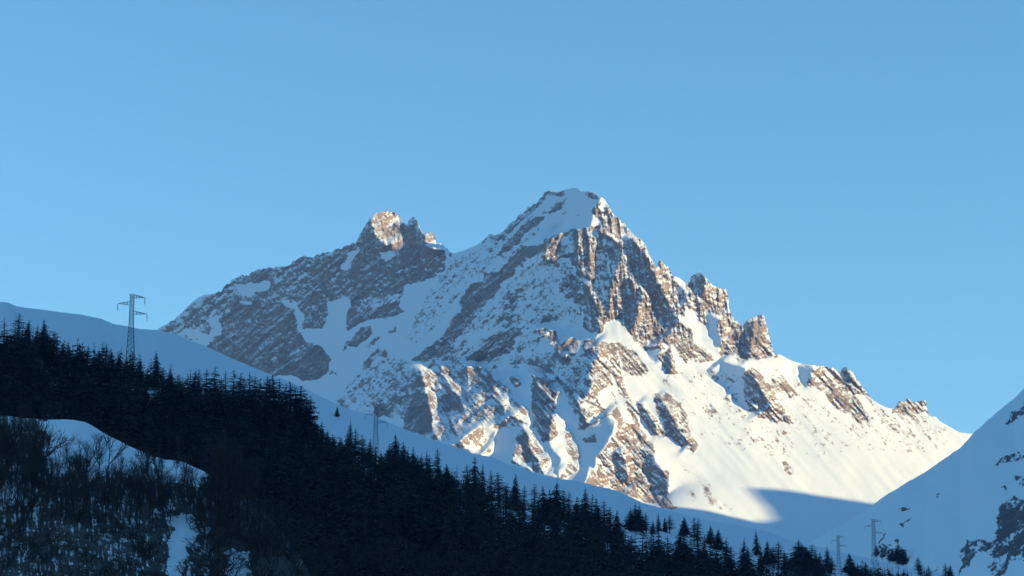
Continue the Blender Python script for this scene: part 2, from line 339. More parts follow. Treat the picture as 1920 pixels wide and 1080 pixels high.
# Poisson: the surface whose slopes are nearest to those
def poisson(gX, gY, h):
    ny, nx = gX.shape
    dx = np.zeros_like(gX); dy = np.zeros_like(gY)
    a = gX * h; b = gY * h
    a = .5 * (a[:, 1:] + a[:, :-1]); b = .5 * (b[1:] + b[:-1])
    dx[:, 0] = a[:, 0]; dx[:, 1:-1] = a[:, 1:] - a[:, :-1]; dx[:, -1] = -a[:, -1]
    dy[0] = b[0]; dy[1:-1] = b[1:] - b[:-1]; dy[-1] = -b[-1]
    f = dx + dy
    E = np.block([[f, f[:, ::-1]], [f[::-1], f[::-1, ::-1]]])
    Fh = np.fft.fft2(E); ky = np.arange(2 * ny); kx = np.arange(2 * nx)
    den = (2 * np.cos(2 * np.pi * ky / (2 * ny)) - 2)[:, None] + (2 * np.cos(2 * np.pi * kx / (2 * nx)) - 2)[None]
    den[0, 0] = 1; Fh = Fh / den; Fh[0, 0] = 0
    return np.real(np.fft.ifft2(Fh))[:ny, :nx]
def anchor(Dm):
    return Dm + 5050 - bil(Dm, np.array([(1120 - GX0) / STEP]), np.array([(840 - GY0) / STEP]))[0]
def ndl(Dm):
    P = unproj(X, Y, Dm); a = np.gradient(P, axis=1); b = np.gradient(P, axis=0)
    n = np.cross(b, a); n *= -np.sign(n[..., 1:2]) / np.linalg.norm(n, axis=-1, keepdims=True)
    return n @ np.array(SUN)
below = Y > line(SKYL, X) - 1
Fs = blur(Fc, .8); inm = below & (Y < line(HILL, X) + 26)
SV = np.array(SUN); AV = np.array([math.sin(SUN_AZ), math.cos(SUN_AZ), 0]); HV = np.cross(SV, AV); HV *= np.sign(HV[2])
def shadowed(P, m, cell=5.0):
    """points of P (inside m) that another part of the mountain hides from the sun"""
    Q = P[m]; a = Q @ AV; h = Q @ HV; s_ = Q @ SV
    ia = ((a - a.min()) / cell).astype(int) + 1; ih = ((h - h.min()) / cell).astype(int) + 1; W = ih.max() + 3
    buf = np.full((ia.max() + 3) * W, -1e9)
    np.maximum.at(buf, ia * W + ih, s_)
    hi = np.minimum(buf[ia * W + ih], np.minimum(buf[ia * W + ih + 1], 1e9))
    out = np.zeros(m.shape); out[m] = (hi > s_ + 14); return out
want0 = None
litw = (Fs > .3) & inm & (Y < line([(0, 2000), (1300, 2000), (1301, 900), (1900, 900)], X))
gX, gY = S * fx, -S * fz
NIT = 44
for it in range(NIT):                              # bend the faces until each turns to or from the sun as surveyed
    Dm = anchor(poisson(gX, gY, STEP))
    L_ = ndl(Dm)
    want = np.where(Fs > 0, .46 * np.minimum(Fs, 1.1) + .05, .05 * Fs - .03)
    err = np.where(Fs > 0, np.maximum(want - L_, 0), np.minimum(want - L_, 0)) * below
    over = np.where(Fs < 0, np.maximum(-.22 - L_, 0), 0) * below      # not steeper than it need be
    gX = gX + S * (1.2 * err + .6 * over)
    gX = np.clip(gX, -S * 2.6, S * 2.2)
    gY = np.minimum(gY - S * .5 * (err + .5 * over), -S * .22)
    if it > 3 and it < NIT - 2:
        blk = shadowed(unproj(X, Y, Dm), inm) * litw
        if it % 6 == 5: print('it', it, 'shade err', round(float(-err[Fs < 0].mean()), 4), 'lit err', round(float(err[Fs > 0].mean()), 4), 'blocked', round(float(blk.sum() / litw.sum()), 3), 'left', round(float((blk * (X < 1090)).sum() / (litw * (X < 1090)).sum()), 3), Dm[below].min(), Dm[below].max())
        b = blur(blk, 2.5) * np.where(X < 1110, -22.0, -10.0) * (X < 1500)
        gX = gX + np.gradient(b, STEP, axis=1); gY = gY + np.gradient(b, STEP, axis=0)
Dm = anchor(poisson(gX, gY, STEP))

# fine grid of the mesh: columns of constant px, rows from the skyline to the foot
CU = 1.5
U = np.concatenate([np.arange(-300, 262, 5.0), np.arange(262, 1862, CU)]); NC = len(U)
skyj = line(SKYL, U)
rk_sky = bil(rockb, (U - GX0) / STEP, (skyj + 5 - GY0) / STEP)
skyj = skyj + (fbm(U / 5.0, U * 0, 3, 77, .6) - .5) * (1.2 + 8.0 * smooth(.3, .8, rk_sky))
DY = 1.6; ys = np.arange(332, 1076, DY)[:, None]; NR = len(ys)
PY = np.maximum(ys, skyj[None]); PX = np.broadcast_to(U[None], PY.shape)
behind = np.maximum((skyj[None] - ys) / DY - 1, 0)       # rows past the crest run down the far side
gxs = (PX - GX0) / STEP; gys = (PY - GY0) / STEP
D = bil(Dm, gxs, gys); Rm = bil(blur(R, .6), gxs, gys); Rw = bil(rockb, gxs, gys)
# grain of the rock: strata up to the right on the left flank, ribs down to the right on the sunny side, upright pillars on the wall
def rot(a, la, lb):
    c, s = math.cos(rad(a)), math.sin(rad(a))
    return (PX * c - PY * s) / la, (PX * s + PY * c) / lb     # a: degrees up to the right
def grain(seed, la, lb, oct, fn):
    A = fn(*rot(42, la, lb), oct, seed); B = fn(*rot(-48, la, lb), oct, seed + 50); V = fn(*rot(-84, la, lb), oct, seed + 90)
    wl = (1 - smooth(1040, 1110, PX)) * (1 - smooth(770, 800, PX - .25 * (PY - 690)) * smooth(675, 705, PY)); wv = smooth(1040, 1110, PX) * (1 - smooth(610, 680, PY)) * (1 - smooth(1400, 1480, PX))
    wv = np.maximum(wv, .5 * (PX > 640) * (PX < 860) * (PY < 500)); wl = wl * (1 - wv)
    return A * wl + V * wv + B * np.clip(1 - wl - wv, 0, 1)
g1 = grain(3, 60, 13, 5, ridged); g1b = grain(13, 30, 6.5, 4, ridged); g2 = .62 * grain(5, 24, 3.8, 4, fbm) + .38 * fbm(PX / 9, PY / 6, 4, 143); g3 = fbm(PX / 7, PY / 7, 4, 41, .65)
g4 = fbm(PX / 150, PY / 150, 2, 61)
rw = smooth(.15, .8, Rw)
sh = bil(blur(Fs, 2.0), gxs, gys); am = .46 + .70 * smooth(-.7, .6, sh); am = am * (1 - .35 * smooth(740, 780, PX) * (1 - smooth(1090, 1120, PX)) * smooth(670, 700, PY) * smooth(-.3, .5, sh))
D = D - am * rw * ((g1 - .6) * 12 + (g1b - .6) * 8 + (g3 - .5) * 9 + (ridged(PX / 34 + .12 * PY / 34, (PY + .25 * PX) / 9, 3, 133) - .6) * 5) - am * (1 - rw) * ((g4 - .5) * 14 + (fbm(PX / 26, PY / 26, 3, 91) - .5) * 1.3 + (grain(23, 320, 38, 3, fbm) - .5) * 10)
V0 = unproj(PX, PY, D); n_ = np.cross(np.gradient(V0, axis=0), np.gradient(V0, axis=1)); n_ *= -np.sign(n_[..., 1:2]) / (np.linalg.norm(n_, axis=-1, keepdims=True) + 1e-9)
ledge = np.clip(n_[..., 2] - blur(n_[..., 2], 5), -.35, .35)      # flatter than round about: snow lies there
attr = Rm + (g2 - .5) * 1.0 + (g3 - .5) * .7 + (g1 - .6) * .3 - ledge * 1.0
attr = np.where(Rm < .02, -0.35 + (g3 - .5) * .4 + (g2 - .5) * .7, attr)
attr = np.where((Rm >= .02) & (Rm < .2), attr * .6 - .1, attr)
V = unproj(PX, PY, D)
n_ = np.cross(np.gradient(V, axis=0), np.gradient(V, axis=1)); n_ *= -np.sign(n_[..., 1:2]) / np.linalg.norm(n_, axis=-1, keepdims=True); L_ = n_ @ np.array(SUN)
print('final: shade region lit share', (L_[sh < -.4] > 0).mean(), 'mean', L_[sh < -.4].mean(), 'lit region lit share', (L_[sh > .4] > .1).mean(), 'fz<0', (np.gradient(V[..., 2], axis=0) > 0).mean())
bd = 2.2 * behind * (1 + .25 * (fbm(PX / 30, behind / 22, 3, 8) - .5))   # the far side of the mountain
V[..., 1] += bd; V[..., 2] -= .8 * bd - 40 * (fbm(PX / 26, behind / 26, 4, 9) - .5) * np.minimum(1, behind / 40)
attr = np.where(behind > 0, .5 + (fbm(PX / 12, behind / 12, 3, 19) - .5), attr)
skirt = V[-1:].copy(); skirt[..., 1] -= 900; skirt[..., 2] -= 560
dust_ = .55 * grain(55, 30, 3.2, 4, fbm) + .45 * grain(56, 70, 9, 3, ridged) * .8 + np.clip(ledge, -.1, .3) * .9
DD = np.concatenate([dust_, dust_[-1:]], 0)
VV = np.concatenate([V, skirt], 0); AA = np.concatenate([attr, np.full((1, NC), -.3)], 0)
mountain = mesh_np('mountain', VV.reshape(-1, 3), grid_faces(*VV.shape[:2]), M_mtn, attrs={'rock': AA, 'dust': DD})
tag(mountain, kind='structure')

# ------------------------------------------------------------------ hill with the forest (near, left)
def hill_D(px, py):
    s = line(HILL, px); t = np.clip((py - s) / np.maximum(1130 - s, 60), 0, 1.2)
    crest = 1560 + (px - 500) * 0.28 + 160 * smooth(900, 1500, px)
    foot_ = 960 + (px) * .05 + 500 * smooth(1000, 1700, px)
    return crest + (foot_ - crest) * t ** 0.85 + 14 * (fbm(px / 90, py / 45, 3, 5) - .5) * np.minimum(1, t * 8)
U2 = np.linspace(-160, 2080, 750); H2 = line(HILL, U2) + (fbm(U2 / 40, U2 * 0, 3, 14) - .5) * 3
t2 = np.linspace(0, 1, 200)[:, None] ** 1.0
PY2 = H2 + (1130 - H2) * t2; PX2 = np.broadcast_to(U2, PY2.shape)
PY2 = np.maximum(PY2, H2)
V2 = unproj(PX2, PY2, hill_D(PX2, PY2))
b2 = []
for k in range(1, 26):
    q = V2[0].copy(); d = 10.0 * k ** 1.25; q[:, 1] += d; q[:, 2] -= .10 * d + .0009 * d * d; b2.append(q)
sk2 = V2[-1:].copy(); sk2[..., 1] -= 250; sk2[..., 2] -= 160
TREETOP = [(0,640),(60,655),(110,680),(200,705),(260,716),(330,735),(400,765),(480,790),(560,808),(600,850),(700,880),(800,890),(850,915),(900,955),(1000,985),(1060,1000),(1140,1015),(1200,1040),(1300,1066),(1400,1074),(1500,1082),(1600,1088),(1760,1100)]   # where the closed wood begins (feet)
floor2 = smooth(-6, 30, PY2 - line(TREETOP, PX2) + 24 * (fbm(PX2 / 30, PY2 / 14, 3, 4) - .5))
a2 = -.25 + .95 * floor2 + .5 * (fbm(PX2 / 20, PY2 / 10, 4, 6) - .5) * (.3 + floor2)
VV2 = np.concatenate([np.array(b2[::-1]), V2, sk2], 0)
AA2 = np.concatenate([np.full((25, len(U2)), -.3), a2, a2[-1:]], 0)
hill = tag(mesh_np('wooded_hill', VV2.reshape(-1, 3), grid_faces(*VV2.shape[:2]), M_hill, attrs={'rock': AA2}), kind='structure')

# ------------------------------------------------------------------ slope on the right
RROCK = [(.72,[(1800,1030),(1813,1010),(1860,1013),(1870,987),(1867,953),(1880,938),(1990,925),(1990,1045),(1893,1053),(1880,1073),(1853,1080),(1867,1047),(1837,1033),(1820,1067),(1800,1080)]),
 (.9,[(1868,990),(1872,955),(1890,945),(1990,940),(1990,1010),(1900,1040),(1880,1030)]),
 (.80,[(1863,874),(1880,857),(1990,830),(1990,850),(1887,865),(1870,877)]),
 (.78,[(1885,790),(1893,773),(1990,720),(1990,745),(1893,793)]),(.7,[(1856,812),(1873,793),(1864,808)]),
 (.7,[(1903,897),(1990,870),(1990,890),(1912,910)]),(.75,[(1683,983),(1709,971),(1697,989)]),(.7,[(1669,1017),(1697,998),(1678,1018)]),
 (.85,[(1691,952),(1709,954),(1698,961)]),(.75,[(1756,926),(1771,927),(1763,938)]),(.72,[(1640,1015),(1664,997),(1650,1020)]),
 (.7,[(1880,925),(1893,900),(1888,930)]),(.45,[(1720,1075),(1760,1060),(1790,1080)]),
 (.8,[(1638,1018),(1697,1030),(1697,1054),(1662,1045)])]
def rhill_D(px, py):
    s = line(RHILL, px)
    return 3050 - np.maximum(py - s, 0) * 1.9 - (px - 1520) * 0.35 + 60 * (fbm(px / 150, py / 110, 3, 15) - .5)
U3 = np.arange(1442, 2150, 1.8); H3 = line(RHILL, U3) + (fbm(U3 / 12, U3 * 0, 3, 24) - .5) * 2.2
PY3 = H3 + (1150 - H3) * np.linspace(0, 1, 230)[:, None]; PX3 = np.broadcast_to(U3, PY3.shape)
R3 = np.full(PX3.shape, -.25)
w3x = (fbm(PX3 / 16, PY3 / 16, 4, 51) - .5) * 26; w3y = (fbm(PX3 / 16, PY3 / 16, 4, 52) - .5) * 20
for v, p in RROCK: lay(R3, PX3 + w3x, PY3 + w3y, p, v)
c, s = math.cos(rad(50)), math.sin(rad(50))
n3 = .5 * fbm((PX3 * c - PY3 * s) / 18, (PX3 * s + PY3 * c) / 7, 4, 66) + .5 * fbm(PX3 / 6, PY3 / 6, 4, 67, .65)
a3 = R3 - .12 * (R3 > 0) + (n3 - .5) * 2.2 * (.35 + .65 * (R3 > 0))
rr3 = smooth(.2, .8, blur(R3, 1.5))
D3 = rhill_D(PX3, PY3) - rr3 * (n3 - .5) * 22
V3 = unproj(PX3, PY3, D3)
b3 = []
for k in range(1, 30):
    q = V3[0].copy(); d = 8.0 * k ** 1.5; q[:, 1] += d; q[:, 2] -= .6 * d; q[:, 0] += .35 * d; b3.append(q)
sk3 = V3[-1:].copy(); sk3[..., 1] -= 500; sk3[..., 2] -= 200
VV3 = np.concatenate([np.array(b3[::-1]), V3, sk3], 0)
AA3 = np.concatenate([np.full((29, len(U3)), .3), a3, a3[-1:]], 0)
M_right = rock_snow('right_slope_snow', 0.12, (0.11, 0.085, 0.095), (0.08, 0.065, 0.075), (0.14, 0.11, 0.12), SNOW, .7, dusting=.25)
tag(mesh_np('right_hillside', VV3.reshape(-1, 3), grid_faces(*VV3.shape[:2]), M_right, attrs={'rock': AA3}), kind='structure')

# ------------------------------------------------------------------ the high ridge outside the picture that shades the valley
Lh = np.array([math.cos(SUN_AZ), -math.sin(SUN_AZ)]); Pp = np.array([math.sin(SUN_AZ), math.cos(SUN_AZ)]); TE = math.tan(SUN_EL); S0 = 2300.0
def crest_of(px, py):
    d = bil(Dm, np.array([(px - GX0) / STEP]), np.array([(py - GY0) / STEP]))[0]
    P = unproj(px, py, d); return P[0] * Pp[0] + P[1] * Pp[1], P[2] + (S0 - (P[0] * Lh[0] + P[1] * Lh[1])) * TE
bp = sorted([crest_of(*q) for q in ((1375, 968), (1405, 976), (1425, 978), (1449, 972), (1435, 950), (1414, 932), (1400, 916), (1456, 918), (1526, 928), (1597, 937), (1635, 944))])
print([(round(float(a)), round(float(b))) for a, b in bp])
a0, a1 = bp[0][0], bp[-1][0]
CREST = [(-3000, 2150), (0, 2250), (2500, 2150), (4000, 1990), (a0 - 200, bp[0][1] + 130), (a0 - 25, bp[0][1] + 60)] + bp + [(a1 + 80, bp[-1][1] - 60), (a1 + 170, bp[-1][1] - 150), (a1 + 420, bp[-1][1] - 360), (6100, 1000), (7200, 500)]
ca = np.unique(np.concatenate([np.linspace(-3000, 7200, 260), np.linspace(a0 - 200, a1 + 200, 200)])); ch = np.interp(ca, *np.array(CREST, float).T)
ch = ch + (fbm(ca / 130, ca * 0, 4, 71) - .5) * 60 * (1 - smooth(a0 - 300, a0 - 100, ca) * (1 - smooth(a1 + 100, a1 + 400, ca)))
cs = np.concatenate([np.linspace(-1, 0, 60), np.linspace(0, 1, 30)[1:]])
A_, S_ = np.meshgrid(ca, cs)
Hh = ch[None] - np.abs(S_) ** 1.05 * (ch[None] + 150) + 240 * (ridged(A_ / 420, S_ * 3, 5, 33) - .75) * smooth(0, .35, np.abs(S_))
W_ = S0 + S_ * 1750
P_ = np.stack([Lh[0] * W_ + Pp[0] * A_, Lh[1] * W_ + Pp[1] * A_, Hh], -1)
ra = (fbm(A_ / 260, S_ * 9, 5, 35) - .5) * 2.2 + .35
tag(mesh_np('mountain_ridge', P_.reshape(-1, 3), grid_faces(*Hh.shape), M_right, attrs={'rock': ra}), kind='structure')

# ground sheet: valley floor snow, darkened far out as woodland to cut sunlit bounce
gxv = np.concatenate([-np.geomspace(30000, 20, 60), [0], np.geomspace(20, 30000, 60)])
GXX, GYY = np.meshgrid(gxv, gxv)
GZ = -1.7 - 2.5 * smooth(6, 60, np.hypot(GXX, GYY)) + 3 * (fbm(GXX / 300, GYY / 300, 3, 2) - .5) * smooth(20, 300, np.hypot(GXX, GYY)) - 6 * smooth(200, 1500, np.hypot(GXX, GYY))
tag(mesh_np('ground', np.stack([GXX, GYY, GZ], -1).reshape(-1, 3), grid_faces(*GXX.shape), M_hill, attrs={'rock': -.3 + 1.0 * smooth(500, 1500, np.hypot(GXX, GYY))}), kind='structure')

# ------------------------------------------------------------------ materials of the wood
def plain(name, a, b_, scale, rough=.8):
    m, t, b = new_mat(name, rough)
    pos = N(t, 'ShaderNodeTexCoord').outputs['Object']
    t.links.new(mixc(t, ramp(t, noise_node(t, pos, scale, 4, .6), .35, .65), a, b_), b.inputs['Base Color']); return m
M_need = plain('conifer_foliage', (0.024, 0.027, 0.024), (0.045, 0.045, 0.038), 14)
M_larch = plain('bare_larch_twigs', (0.045, 0.035, 0.028), (0.075, 0.058, 0.045), 14)
M_bark = plain('bark', (0.035, 0.028, 0.024), (0.06, 0.048, 0.04), 8)
M_twig = plain('bare_twigs', (0.035, 0.028, 0.025), (0.065, 0.052, 0.044), 6)
M_steel = plain('galvanised_steel', (0.16, 0.17, 0.18), (0.22, 0.23, 0.24), .5, .5)
M_glass = plain('insulator_glass', (0.05, 0.06, 0.06), (0.09, 0.10, 0.10), .5, .3)

class Tri:
    def __init__(s): s.v = []; s.f = []
    def tri(s, a, b, c): n = len(s.v); s.v += [a, b, c]; s.f.append((n, n + 1, n + 2))
    def tube(s, p, q, r0, r1, n=3):
        p = np.array(p, float); q = np.array(q, float); d = q - p; d = d / (np.linalg.norm(d) + 1e-9)
        u = np.cross(d, [0, 0, 1.0] if abs(d[2]) < .9 else [1.0, 0, 0]); u /= np.linalg.norm(u); v = np.cross(d, u); b = len(s.v)
        for k in range(n):
            a = 2 * math.pi * k / n; e = u * math.cos(a) + v * math.sin(a); s.v += [tuple(p + e * r0), tuple(q + e * r1)]
        for k in range(n):
            a0, a1 = b + 2 * k, b + 2 * ((k + 1) % n); s.f += [(a0, a1, a1 + 1), (a0, a1 + 1, a0 + 1)]
    def arr(s): return np.array(s.v, float), np.array(s.f, int)
def conifer_geo(seed, kind, light=False):
    """unit height; returns trunk and crown triangles"""
    r = random.Random(seed); T = Tri(); K = Tri()
    lean = (r.uniform(-.02, .02), r.uniform(-.02, .02))
    ax = lambda h: np.array([lean[0] * h * h, lean[1] * h * h, h])
    nseg = 3 if light else 7
    for k in range(nseg):
        h0, h1 = k / nseg, (k + 1) / nseg; T.tube(ax(h0), ax(h1), .014 * (1 - h0) + .0015, .014 * (1 - h1) + .0015, 3 if light else 6)
    spruce = kind == 'spruce'
    nw = (13 if light else 30) if spruce else (11 if light else 26)
    R = (r.uniform(.15, .22) if spruce else r.uniform(.15, .20))
    h0 = r.uniform(.04, .12) if spruce else r.uniform(.16, .34)
    gap = [r.uniform(.7, 1.25) for _ in range(12)]
    for w_ in range(nw):
        f = (w_ + r.uniform(-.3, .3)) / nw; f = min(max(f, 0), .995); h = h0 + (1 - h0) * f
        prof = (1 - f) ** (.85 if spruce else .6) * (.55 + .45 * min(1, (f + .08) * 6)) + .02
        nb = r.choice((5, 6)) if light else (r.choice((8, 9, 10)) if spruce else r.choice((6, 7, 8)))
        a0 = r.uniform(0, 6.28)
        for b in range(nb):
            a = a0 + 6.283 * b / nb + r.uniform(-.3, .3); L = R * prof * gap[int(a * 1.9) % 12] * r.uniform(.7, 1.18)
            if not spruce and r.random() < .18: continue
            droop = (-.42 if spruce else r.uniform(-.15, .1)) * L
            P0 = ax(min(h + r.uniform(-.9, .9) / nw, .99)); d = np.array([math.cos(a), math.sin(a), 0]); s_ = np.array([-d[1], d[0], 0])
            pt = lambda t: P0 + d * L * t + np.array([0, 0, droop * t ** 1.3 + .10 * L * math.sin(t * 3.0)])
            ns = 2 if light else (4 if spruce else 4)
            wd = (.36 if spruce else .42) * L
            if not spruce: K.tube(P0, pt(1), .0022, .0008, 3)
            for k in range(ns):
                t0 = (k + .15) / ns; t1 = min(1.08, t0 + (1.3 if spruce else .75) / ns); c = pt(t0); e = pt(t1)
                for sg in (1, -1):
                    tip = c * .35 + e * .65 + s_ * sg * wd * (1.1 - .75 * t0) * r.uniform(.6, 1.2) + np.array([0, 0, -.30 * wd * r.uniform(.2, 1.6)])
                    if spruce: K.tri(tuple(c - d * .15 * L / ns), tuple(tip), tuple(e))
                    else: K.tri(tuple(c), tuple(tip), tuple(c * .45 + e * .55)); K.tri(tuple(c + np.array([0, 0, .05 * wd])), tuple(c * .5 + e * .5 - s_ * sg * wd * .4 + np.array([0, 0, -.5 * wd * r.random()])), tuple(e))
                if spruce: K.tri(tuple(c + s_ * .1 * wd), tuple(c - s_ * .1 * wd), tuple(e + np.array([0, 0, -.55 * wd * r.uniform(.4, 1.3)])))
    K.tri(tuple(ax(.97) + np.array([.006, 0, 0])), tuple(ax(.97) - np.array([.006, 0, 0])), tuple(ax(1.02)))
    return T.arr(), K.arr()
def bare_geo(seed, light=False, bushy=False):
    r = random.Random(seed); T = Tri(); K = Tri()
    def grow(p, d, L, rad_, lev):
        n = 2 if light else 3; q = p
        for k in range(n):
            d = d + np.array([r.gauss(0, .10), r.gauss(0, .10), .05]); d /= np.linalg.norm(d); q2 = q + d * L / n
            (T if lev == 0 else K).tube(q, q2, rad_ * (1 - .3 * k / n), rad_ * (1 - .3 * (k + 1) / n), 5 if lev == 0 else 3)
            q = q2
            if lev > 0 and lev < 4 and not light and k < n - 1: grow(q, dirv(d, .7), L * .55, rad_ * .5, lev + 2)
        if lev >= (3 if light else 4):
            for _ in range(2 if light else 3):
                e = q - d * L * r.uniform(0, .9); f = e + dirv(d, .8) * L * r.uniform(.5, 1.1); s_ = np.array([r.gauss(0, 1), r.gauss(0, 1), r.gauss(0, 1)]) * .0014
                K.tri(tuple(e - s_), tuple(e + s_), tuple(f))
            return
        for _ in range(r.choice((2, 3)) if lev else r.choice((3, 4, 5))): grow(q, dirv(d, .55 if not bushy else .85), L * r.uniform(.62, .85), rad_ * .62, lev + 1)
    def dirv(d, a):
        e = np.array([r.gauss(0, 1), r.gauss(0, 1), r.gauss(0, .7)]); e /= np.linalg.norm(e); o = d + e * a; o[2] = max(o[2], .05); return o / np.linalg.norm(o)
    st = 1 if not bushy else 3
    for k in range(st):
        grow(np.array([r.uniform(-.02, .02) * (st - 1), r.uniform(-.02, .02) * (st - 1), 0]), dirv(np.array([0, 0, 1.0]), .06 if st == 1 else .3), r.uniform(.26, .40) if not bushy else .18, .014 if st == 1 else .009, 0)
    (tv, tf), (kv, kf) = T.arr(), K.arr(); z = kv[:, 2].max(); return (tv / z, tf), (kv / z, kf)
def mesh_data(name, geo, mat):
    o = mesh_np(name, geo[0], geo[1], mat, smooth_=False); me = o.data; bpy.data.objects.remove(o); return me
PRO = {'spruce': [], 'larch': [], 'bare': [], 'bush': []}
for k in range(6):
    g = conifer_geo(100 + k, 'spruce'); PRO['spruce'].append((mesh_data('trunk', g[0], M_bark), mesh_data('crown', g[1], M_need)))
    g = conifer_geo(200 + k, 'larch'); PRO['larch'].append((mesh_data('trunk', g[0], M_bark), mesh_data('crown', g[1], M_larch)))
for k in range(7):
    g = bare_geo(300 + k); PRO['bare'].append((mesh_data('trunk', g[0], M_bark), mesh_data('crown', g[1], M_twig)))
rt = random.Random(5)
def tree(kind, P, H, name, label, cat, group, wide=1.0):
    r = bpy.data.objects.new(name, None); col.objects.link(r); r.empty_display_size = .5
    r.location = (P[0], P[1], P[2] - .02 * H); r.rotation_euler = (0, 0, rt.uniform(0, 6.28)); r.scale = (H * wide, H * wide, H)
    tag(r, label, cat, group); tm, cm = rt.choice(PRO[kind])
    for n, me in (('trunk', tm), ('crown', cm)):
        c = bpy.data.objects.new(n, me); col.objects.link(c); c.parent = r
    return r

# ------------------------------------------------------------------ knoll in front, lower left
KNOLL = [(-200,768),(0,780),(90,787),(140,787),(165,794),(195,812),(240,834),(275,850),(310,862),(345,866),(385,886),(420,905),(450,925),(480,945),(520,985),(560,1040),(600,1110),(640,1180)]
def knoll_D(px, py):
    s = line(KNOLL, px); return 640 - np.clip(py - s, 0, 400) * .42 - (px - 200) * .05 + 8 * (fbm(px / 60, py / 60, 3, 17) - .5)
U4 = np.arange(-180, 640, 2.0); H4 = line(KNOLL, U4) + (fbm(U4 / 20, U4 * 0, 3, 34) - .5) * 3
PY4 = H4 + (1200 - H4) * np.linspace(0, 1, 160)[:, None]; PX4 = np.broadcast_to(U4, PY4.shape); V4 = unproj(PX4, PY4, knoll_D(PX4, PY4))
b4 = []
for k in range(1, 16):
    q = V4[0].copy(); d = 2.5 * k ** 1.4; q[:, 1] += d; q[:, 2] -= .012 * d * d * .5 + .1 * d; b4.append(q)
sk4 = V4[-1:].copy(); sk4[..., 1] -= 130; sk4[..., 2] -= 70
CLEAR = [[(85,780),(160,780),(165,870),(130,860),(140,900),(100,920),(85,850)],[(160,790),(240,830),(290,860),(270,900),(160,890)],[(295,855),(350,862),(400,890),(400,910),(300,905)],[(325,965),(365,965),(355,1030),(335,1090),(310,1090),(320,1010)],[(425,1040),(465,1030),(470,1090),(430,1090)],[(0,905),(40,893),(66,912),(48,946),(8,940)]]
R4 = np.full(PX4.shape, .80); kx = (fbm(PX4 / 16, PY4 / 16, 4, 57) - .5) * 46
for p in CLEAR: lay(R4, PX4 + kx, PY4 + kx, p, -.2)
a4 = np.where((PX4 > 400) & (R4 > 0), 1.1, R4 - .1) + (fbm(PX4 / 4, PY4 / 14, 4, 68, .7) - .5) * 1.25
tag(mesh_np('knoll', np.concatenate([np.array(b4[::-1]), V4, sk4]).reshape(-1, 3), grid_faces(V4.shape[0] + 16, len(U4)), M_hill, attrs={'rock': np.concatenate([np.full((15, len(U4)), .4), a4, a4[-1:]])}), kind='structure')

# ------------------------------------------------------------------ trees one can tell apart
def ground_at(px, py):
    if px < 600 and py > line(KNOLL, px) and False: return unproj(px, py, knoll_D(px, py)), knoll_D(px, py)
    if py >= line(HILL, px): d = float(hill_D(np.array([float(px)]), np.array([float(py)]))[0])
    else: d = float(rhill_D(np.array([float(px)]), np.array([float(py)]))[0])
    return unproj(px, py, d), d
def put(kind, px, top, h, label, cat, group, wide=1.0, name=None):
    P, d = ground_at(px, top + h); return tree(kind, P, h * d / FP, name or ('spruce' if kind == 'spruce' else 'larch'), label, cat, group, wide)
n_con = 0
ORD = 'first second third fourth fifth sixth seventh eighth ninth tenth eleventh twelfth thirteenth fourteenth fifteenth sixteenth seventeenth eighteenth nineteenth twentieth'.split()
def row(kind, items, label, group, wide=1.0, cat='conifer'):
    global n_con
    for k, q in enumerate(sorted(items)):
        put(kind if kind == 'larch' or rt.random() < .55 else 'larch', q[0] + rt.uniform(-2, 2), q[1] + rt.uniform(-3, 5), q[2], ORD[k] + ' ' + label, cat, group, wide * rt.uniform(1.0, 1.75)); n_con += 1
put('spruce', 292, 654, 72, 'pointed dark spruce rising highest between the pylon and the row of bare larches', 'conifer', None, 1.25)
put('spruce', 632, 760, 22, 'tiny lone spruce out on the open snow slope under the streaked rocks', 'conifer', None, 1.4)
put('larch', 820, 838, 62, 'slim lone conifer on the snow between two dark clumps right of the second pylon', 'conifer', None, 1.0)
put('spruce', 890, 852, 92, 'big dark spruce with a broad top standing on the wood\'s edge under the lit ribs', 'conifer', None, 1.35)
put('spruce', 655, 785, 75, 'narrow dark spruce left of the second pylon, tallest of its clump', 'conifer', None, 1.0)
put('spruce', 742, 810, 78, 'broad dark spruce just right of the second pylon\'s feet', 'conifer', None, 1.4)
row('spruce', [(30,585,75),(52,592,66),(80,598,75),(100,614,70)], 'of the dark conifers under the snow crest at the far left', 'conifers at the left crest', 1.2)
row('spruce', [(8,622,60),(66,606,60),(118,640,60),(127,632,60),(150,640,60),(165,642,58),(182,652,60),(195,642,64),(207,648,60),(222,658,58),(236,664,56),(248,656,62),(262,670,50),(276,682,45),(305,684,50),(318,690,55),(332,700,55),(347,708,55)], 'of the conifers along the wood\'s ragged top edge round the tall pylon', 'conifers round the tall pylon', 1.15)
row('larch', [(362,692,80),(372,688,85),(385,685,90),(400,684,115),(412,700,90),(421,690,105),(437,690,110),(446,694,105),(456,700,100),(464,692,105),(473,700,100),(484,704,100)], 'of the see-through larches in a row right of the pointed spruce', 'larches in the see-through row', 1.0)
row('larch', [(497,700,118),(506,706,110),(515,696,120),(524,708,112),(534,715,110),(545,712,115),(553,722,110),(562,722,118),(571,730,110),(578,735,110)], 'of the tall larches in the dark stand beside the snow gully', 'larches in the dark stand', 1.35)
row('spruce', [(590,782,75),(602,790,70),(614,800,62),(626,812,55),(641,812,55),(667,797,65),(680,812,60),(692,822,55),(716,838,45)], 'of the conifers between the dark larch stand and the second pylon', 'conifers left of the second pylon', 1.2)
row('spruce', [(728,826,62),(757,826,60),(772,832,62),(786,845,60),(800,862,50),(835,866,50),(850,880,50)], 'of the edge conifers just right of the second pylon', 'conifers right of the second pylon', 1.25)
